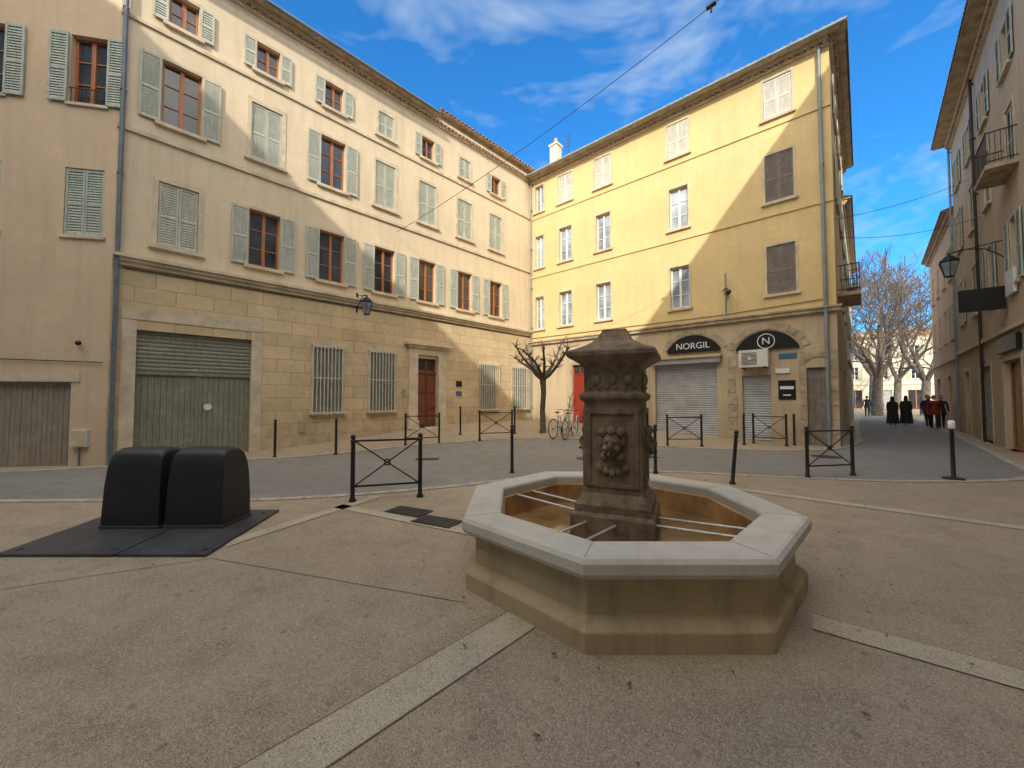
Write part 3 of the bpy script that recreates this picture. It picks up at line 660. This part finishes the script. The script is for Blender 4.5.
def barrier(p,q):
    p=Vector(p);q=Vector(q);d=q-p;L=d.length;zz=hgt((p.x+q.x)/2,(p.y+q.y)/2)
    mb=MB();post(mb,0,0,-.02);post(mb,L,0,-.02)
    for z in (.22,.92): mb.box(.03,L-.03,-.012,.012,z,z+.028,'black')
    mb.tube([(.04,0,.25),(L-.04,0,.92)],.012,6,'black');mb.tube([(.04,0,.92),(L-.04,0,.25)],.012,6,'black')
    for k in range(20):
        t0=2*math.pi*k/20;t1=2*math.pi*(k+1)/20
        mb.prism([(L/2+r*math.cos(t),.585+r*math.sin(t)) for r,t in ((.035,t0),(.055,t0),(.055,t1),(.035,t1))],-.01,.01,'black')
    mb.build("street_barrier",None,0,(p.x,p.y,zz),math.atan2(d.y,d.x))
barrier((-2.46,6.07),(-1.49,6.37));barrier((-3.4,12.5),(-2.4,12.9));barrier((-1.1,13.3),(0.0,13.8));barrier((5.0,12.6),(6.1,12.6));barrier((5.92,7.87),(7.0,8.07));barrier((8.2,13.3),(8.9,12.7))
# bicycle rack with parked bicycles
rx,ry=1.62,13.9
mb=MB()
for k in range(4):
    x=k*.33;pts=[(x,0,0),(x,0,.6),(x,.08,.72),(x,.25,.78),(x,.42,.72),(x,.5,.6),(x,.5,0)]
    mb.tube(pts,.02,6,'galv')
for y in (0,.5): mb.box(-.05,1.05,y-.02,y+.02,.0,.03,'galv')
mb.build("bicycle_rack",None,0,(rx,ry,hgt(rx,ry)),math.radians(-20))
def bicycle(x,y,rz):
    mb=MB();R=.33
    for cx_ in (-.5,.5):
        mb.ring((cx_,0,R),R,.018,'black');mb.ring((cx_,0,R),R-.02,.006,'galv')
        for k in range(10):
            t=math.pi*2*k/10;mb.tube([(cx_,0,R),(cx_+(R-.02)*math.cos(t),0,R+(R-.02)*math.sin(t))],.003,4,'galv',False)
        mb.tube([(cx_,-.04,R),(cx_,.04,R)],.022,8,'iron')
    f='acwhite';bb=(-.05,0,.30);st=(-.17,0,.78);hd=(.36,0,.80)
    for a,b in ((bb,st),(bb,(.38,0,.70)),((-.15,0,.72),hd),(bb,(-.5,0,R)),((-.5,0,R),(-.155,0,.72))): mb.tube([a,b],.016,7,f)
    mb.tube([(.5,0,R),(.42,0,.6),(.35,0,.86),(.33,0,.95)],.015,7,f);mb.tube([(.25,-.26,.96),(.32,-.12,.97),(.33,0,.95),(.32,.12,.97),(.25,.26,.96)],.012,6,'black')
    mb.tube([st,(-.19,0,.86)],.012,6,'galv');mb.ball((-.2,0,.89),.11,'black',10,None,1.2,.6,.3)
    mb.ring((bb[0],-.03,bb[2]),.08,.008,'iron',16);mb.tube([(-.05,-.06,.30),(.08,-.06,.20),(.08,-.13,.20)],.01,5,'iron');mb.tube([(-.05,.06,.30),(-.18,.06,.40),(-.18,.13,.40)],.01,5,'iron')
    mb.build("bicycle",None,0,(x,y,hgt(x,y)),rz)
bicycle(1.72,14.0,math.radians(55));bicycle(2.05,13.85,math.radians(62))
# ------------------------------------------------------------------ trees
def grow(mb,rnd,p,d,L,r,depth,mat,spread,up=.15,minr=.008):
    n=4;pts=[p.copy()];rs=[r];q=p.copy();dd=d.copy()
    for i in range(n):
        dd=(dd+Vector((rnd.uniform(-1,1),rnd.uniform(-1,1),rnd.uniform(-.6,1)))*.13+Vector((0,0,up*.3))).normalized()
        q=q+dd*L/n;pts.append(q.copy());rs.append(max(minr,r*(1-.4*(i+1)/n)))
    mb.tube(pts,rs,6 if r>.05 else 4,mat,False)
    if depth==0: return
    k=rnd.choice((2,3,3))
    for i in range(k):
        a=rnd.uniform(0,2*math.pi);perp=dd.orthogonal().normalized();perp=Matrix.Rotation(a+i*2*math.pi/k,3,dd)@perp
        nd=(dd+perp*rnd.uniform(.5,1)*spread).normalized()
        grow(mb,rnd,q,nd,L*rnd.uniform(.62,.85),rs[-1]*.8,depth-1,mat,spread,up,minr)
    if depth>1:
        j=pts[2];perp=dd.orthogonal().normalized();perp=Matrix.Rotation(rnd.uniform(0,6.3),3,dd)@perp
        grow(mb,rnd,j,(dd*.6+perp).normalized(),L*.6,rs[2]*.5,depth-2,mat,spread,up,minr)
rnd=random.Random(5)
tx,ty=1.15,14.8;tz=hgt(tx,ty)
mb=MB();mb.tube([(0,0,-.1),(.02,0,.1),(.0,.02,.8),(.05,0,1.5),(.02,.02,2.05)],[.17,.12,.1,.1,.13],10,'bark')
for k in range(8):
    a=k*2*math.pi/8+.3;d=Vector((math.cos(a),math.sin(a)*.9,.5+.5*rnd.random()))
    p=Vector((.02,.02,2.0));pts=[p];rs=[.075];L=rnd.uniform(1.5,1.9);q=p.copy();dd=d.normalized()
    for i in range(5):
        dd=(dd+Vector((rnd.uniform(-.2,.2),rnd.uniform(-.2,.2),.12 if i<2 else rnd.uniform(-.25,.3)))).normalized();q=q+dd*L/5;pts.append(q.copy());rs.append(.065-.009*i)
    mb.tube(pts,rs,7,'bark');mb.ball(q,.055,'bark',8)
    for j in (2,3,4,5):
        for _ in range(4):
            t=Vector((rnd.uniform(-1,1),rnd.uniform(-1,1),rnd.uniform(.1,1.1))).normalized();e1=pts[j]+t*rnd.uniform(.15,.45)
            mb.tube([pts[j],(pts[j]+e1)/2+Vector((0,0,.02)),e1],[.02,.014,.007],5,'bark')
mb.build("pollarded_tree",None,0,(tx,ty,tz))
for i,(x,y,s_) in enumerate(((33.0,35.3,1.12),(37.5,40.5,1.3),(43,43.5,1.25),(38.4,36.2,1.05),(50,53,1.4))):
    rnd=random.Random(20+i);mb=MB();mb.tube([(0,0,-.2),(0,.05,1.5),(.1,0,3.0*s_)],[.46,.34,.30],10,'barkL')
    for k in range(4):
        a=k*math.pi/2+rnd.uniform(-.4,.4);grow(mb,rnd,Vector((.1,0,2.9*s_)),Vector((math.cos(a)*.6,math.sin(a)*.6,1)).normalized(),3.1*s_,.21,5,'barkL',.8,.1,.02)
    mb.build("plane_tree",None,0,(x,y,0))
# ------------------------------------------------------------------ people
def person(x,y,head,h=1.7,coat='coat_black',legs='trousers',robe=False,phase=1,hood=False):
    e=empty("walking_person",(x,y,hgt(x,y)+.01),head)
    s_=h/1.7;st=.17*phase
    J={'pel':(0,0,.93,.145,.11),'wai':(0,0,1.08,.125,.095),'che':(0,.01,1.27,.16,.11),'nb':(0,.01,1.42,.09,.075),'nk':(0,0,1.48,.052,.052),
       'hip1':(.09,0,.88,.095,.1),'kn1':(.09,-st*.7,.50,.062,.065),'an1':(.09,-st,.09,.042,.045),'to1':(.10,-st-.15,.035,.04,.03),
       'hip2':(-.09,0,.88,.095,.1),'kn2':(-.09,st*.3,.50,.062,.065),'an2':(-.09,st*1.3,.12,.042,.045),'to2':(-.10,st*1.3-.14,.035,.04,.03),
       'sh1':(.185,.01,1.38,.062,.062),'el1':(.235,st*.7+.03,1.10,.047,.047),'ha1':(.225,st*.9-.08,.86,.032,.032),
       'sh2':(-.185,.01,1.38,.062,.062),'el2':(-.235,-st*.5+.03,1.10,.047,.047),'ha2':(-.225,-st*.9-.08,.87,.032,.032)}
    E=[('pel','wai'),('wai','che'),('che','nb'),('nb','nk'),('pel','hip1'),('hip1','kn1'),('kn1','an1'),('an1','to1'),('pel','hip2'),('hip2','kn2'),('kn2','an2'),('an2','to2'),('che','sh1'),('sh1','el1'),('el1','ha1'),('che','sh2'),('sh2','el2'),('el2','ha2')]
    ks=list(J);me=bpy.data.meshes.new("b");me.from_pydata([tuple(c*s_ for c in J[k][:3]) for k in ks],[(ks.index(a),ks.index(b)) for a,b in E],[])
    o=bpy.data.objects.new("tmp",me);COL.objects.link(o);sk=o.modifiers.new("s",'SKIN');sk.use_smooth_shade=True
    for i,k in enumerate(ks):
        v=me.skin_vertices[0].data[i];v.radius=(J[k][3]*s_,J[k][4]*s_);v.use_root=(k=='pel')
    sb=o.modifiers.new("u",'SUBSURF');sb.levels=1;sb.render_levels=1
    dg=bpy.context.evaluated_depsgraph_get();m2=bpy.data.meshes.new_from_object(o.evaluated_get(dg));bpy.data.objects.remove(o)
    m2.materials.clear()
    for n in (coat,legs,'skin','coat_black'): m2.materials.append(M[n])
    for p_ in m2.polygons:
        z=p_.center.z/s_;ax=abs(p_.center.x)/s_
        p_.material_index=3 if z<.1 else (1 if z<.84 and ax<.19 else (2 if (z<.885 and ax>.19) or z>1.46 else 0));p_.use_smooth=True
    b=bpy.data.objects.new("body",m2);COL.objects.link(b);b.parent=e
    mb=MB();T=Matrix.Scale(s_,4)
    mb.ball((0,-.01,1.6),.1,'skin',12,T,.78,.92,1.18)
    mb.ball((0,.018,1.625),.108,'coat_black' if hood else 'hair',12,T,.84,.9,1.12)
    if hood: mb.ball((0,.02,1.50),.11,'coat_black',12,T,.95,.85,.9)
    mb.ball((0,-.105,1.585),.016,'skin',6,T,.8,1,1.3);mb.box(-.025,.025,-.1,-.09,1.545,1.553,'coat_red',T)
    for sx in (-1,1):
        mb.ball((sx*.032,-.088,1.61),.011,'dark',6,T);mb.ball((sx*.08,0,1.59),.02,'skin',6,T,.5,1,1.4)
        hy=(st*.9 if sx>0 else -st*.9)-.08
        mb.ball((sx*.225,hy,.83),.035,'skin',8,T,.5,1,1.2)
        for f in range(4): mb.tube([(sx*.225,hy-.022+f*.015,.81),(sx*.222,hy-.026+f*.015,.775),(sx*.215,hy-.03+f*.015,.745+.006*abs(f-1.5))],[.008,.0075,.006],5,'skin',True,True,T)
        mb.tube([(sx*.225,hy-.03,.84),(sx*.215,hy-.05,.80)],[.009,.007],5,'skin',True,True,T)
    n=18;vs=[];fs=[]
    lv=[(1.44,.10,.09),(1.36,.20,.125),(1.1,.235,.16),(.7,.25,.2),(.1,.29,.28)] if robe else [(1.12,.14,.11),(.95,.17,.14),(.84,.19,.165),(.72,.205,.185)]
    for j,(z,a,b2) in enumerate(lv):
        for k in range(n):
            t=2*math.pi*k/n;w=1+.02*j*math.sin(5*t);vs.append((a*w*math.cos(t),b2*w*math.sin(t),z))
    for i in range(len(lv)-1):
        for k in range(n): fs.append((i*n+k,i*n+(k+1)%n,(i+1)*n+(k+1)%n,(i+1)*n+k))
    mb.add(vs,fs,coat,True,T)
    mb.build("head_hands_and_coat",e)
for a in ((22.3,22.9,2.4,1.66,'coat_black','trousers',True,1,True),(23.2,23.0,2.4,1.7,'coat_black','trousers',True,-1,True),(24.0,22.5,-.8,1.68,'coat_red','trousers',False,1,False),(23.3,21.9,-.6,1.75,'coat_black','trousers',False,-1,False),(21.6,20.0,-.8,1.7,'coat_red','trousers',False,1,False),(22.4,20.4,-.7,1.72,'coat_black','trousers',False,-1,False),(30.0,33,2.4,1.75,'coat_navy','trousers',False,1,False)): person(*a)
# ------------------------------------------------------------------ cables
def cable(name,p,q,sag,r=.012):
    p=Vector(p);q=Vector(q);mb=MB();pts=[p.lerp(q,i/24)-Vector((0,0,sag*4*(i/24)*(1-i/24))) for i in range(25)];mb.tube(pts,r,5,'black');mb.build(name);return pts
pA=AF(7.6,.05);pD=(D0[0]-8*cA-.05,D0[1]-8*sA+.05)
pts=cable("overhead_cable",(pA[0],pA[1],8.0),(pD[0],pD[1],12.2),.5,.009)
mb=MB();c=pts[16];mb.tube([(c.x-.08,c.y+.06,c.z),(c.x+.08,c.y-.06,c.z+.03)],.05,8,'black');mb.tube([(c.x,c.y,c.z),(c.x,c.y,c.z-.15)],.02,6,'black');mb.build("cable_junction")
bs=(K[0]+LB*math.cos(angB),K[1]+LB*math.sin(angB))
cable("overhead_cable",(bs[0]+.5,bs[1]+.6,7.6),(D0[0]+6*cA,D0[1]+6*sA,10.4),.15,.009)
cable("overhead_cable",(bs[0]+1.5,bs[1]+1.6,7.4),(D0[0]+4*cA,D0[1]+4*sA,8.2),.25,.009)
# ------------------------------------------------------------------ light, sky, camera
el=math.radians(31);d=Vector((.236,.973,0)).normalized();dv=Vector((d.x*math.cos(el),d.y*math.cos(el),-math.sin(el)))
sun=bpy.data.lights.new("sun",'SUN');sun.energy=3.9;sun.angle=math.radians(.53);sun.color=(1,.93,.80)
so=bpy.data.objects.new("sun",sun);COL.objects.link(so);so.rotation_euler=dv.to_track_quat('-Z','Y').to_euler()
w=bpy.data.worlds.new("World");S.world=w;w.use_nodes=True;nt=w.node_tree;nt.nodes.clear()
o=nt.nodes.new("ShaderNodeOutputWorld");bg=nt.nodes.new("ShaderNodeBackground");sky=nt.nodes.new("ShaderNodeTexSky");sky.sky_type='NISHITA';sky.sun_disc=False
sky.sun_elevation=el;sky.sun_rotation=math.atan2(-d.x,-d.y)%(2*math.pi);sky.air_density=1.0;sky.dust_density=.6;sky.ozone_density=2.0;sky.altitude=200
tc=nt.nodes.new("ShaderNodeTexCoord");mp=nt.nodes.new("ShaderNodeMapping");mp.inputs["Scale"].default_value=(1.2,1.8,3.6);mp.inputs["Rotation"].default_value=(0,.35,.5)
nt.links.new(tc.outputs["Generated"],mp.inputs[0])
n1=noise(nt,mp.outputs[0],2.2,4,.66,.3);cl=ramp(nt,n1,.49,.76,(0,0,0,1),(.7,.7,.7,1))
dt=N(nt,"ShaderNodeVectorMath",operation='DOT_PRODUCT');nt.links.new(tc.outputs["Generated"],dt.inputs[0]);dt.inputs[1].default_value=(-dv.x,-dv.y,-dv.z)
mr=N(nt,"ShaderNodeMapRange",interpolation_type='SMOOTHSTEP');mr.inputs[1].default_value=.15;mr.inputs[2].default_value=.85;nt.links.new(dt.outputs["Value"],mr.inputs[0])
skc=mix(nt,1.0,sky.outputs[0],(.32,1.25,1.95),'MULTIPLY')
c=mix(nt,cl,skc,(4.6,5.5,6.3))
fill_glow=mix(nt,ramp(nt,n1,.3,.6),(13.5,12.6,11.4),(26,23.6,19.6))  # added warm glow around the sun, fill light for the shaded plaza
c=mix(nt,mr.outputs[0],c,fill_glow)
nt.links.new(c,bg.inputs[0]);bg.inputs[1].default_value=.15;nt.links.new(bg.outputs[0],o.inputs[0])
cam=bpy.data.cameras.new("camera");cam.sensor_width=36;cam.lens=390/1024*36;cam.clip_end=2000;cam.clip_start=.05
co=bpy.data.objects.new("camera",cam);COL.objects.link(co);co.location=(0,0,1.6);co.rotation_euler=(math.pi/2+math.atan(14/390),0,0);S.camera=co
S.view_settings.view_transform='Standard';S.view_settings.look='None';S.view_settings.exposure=0
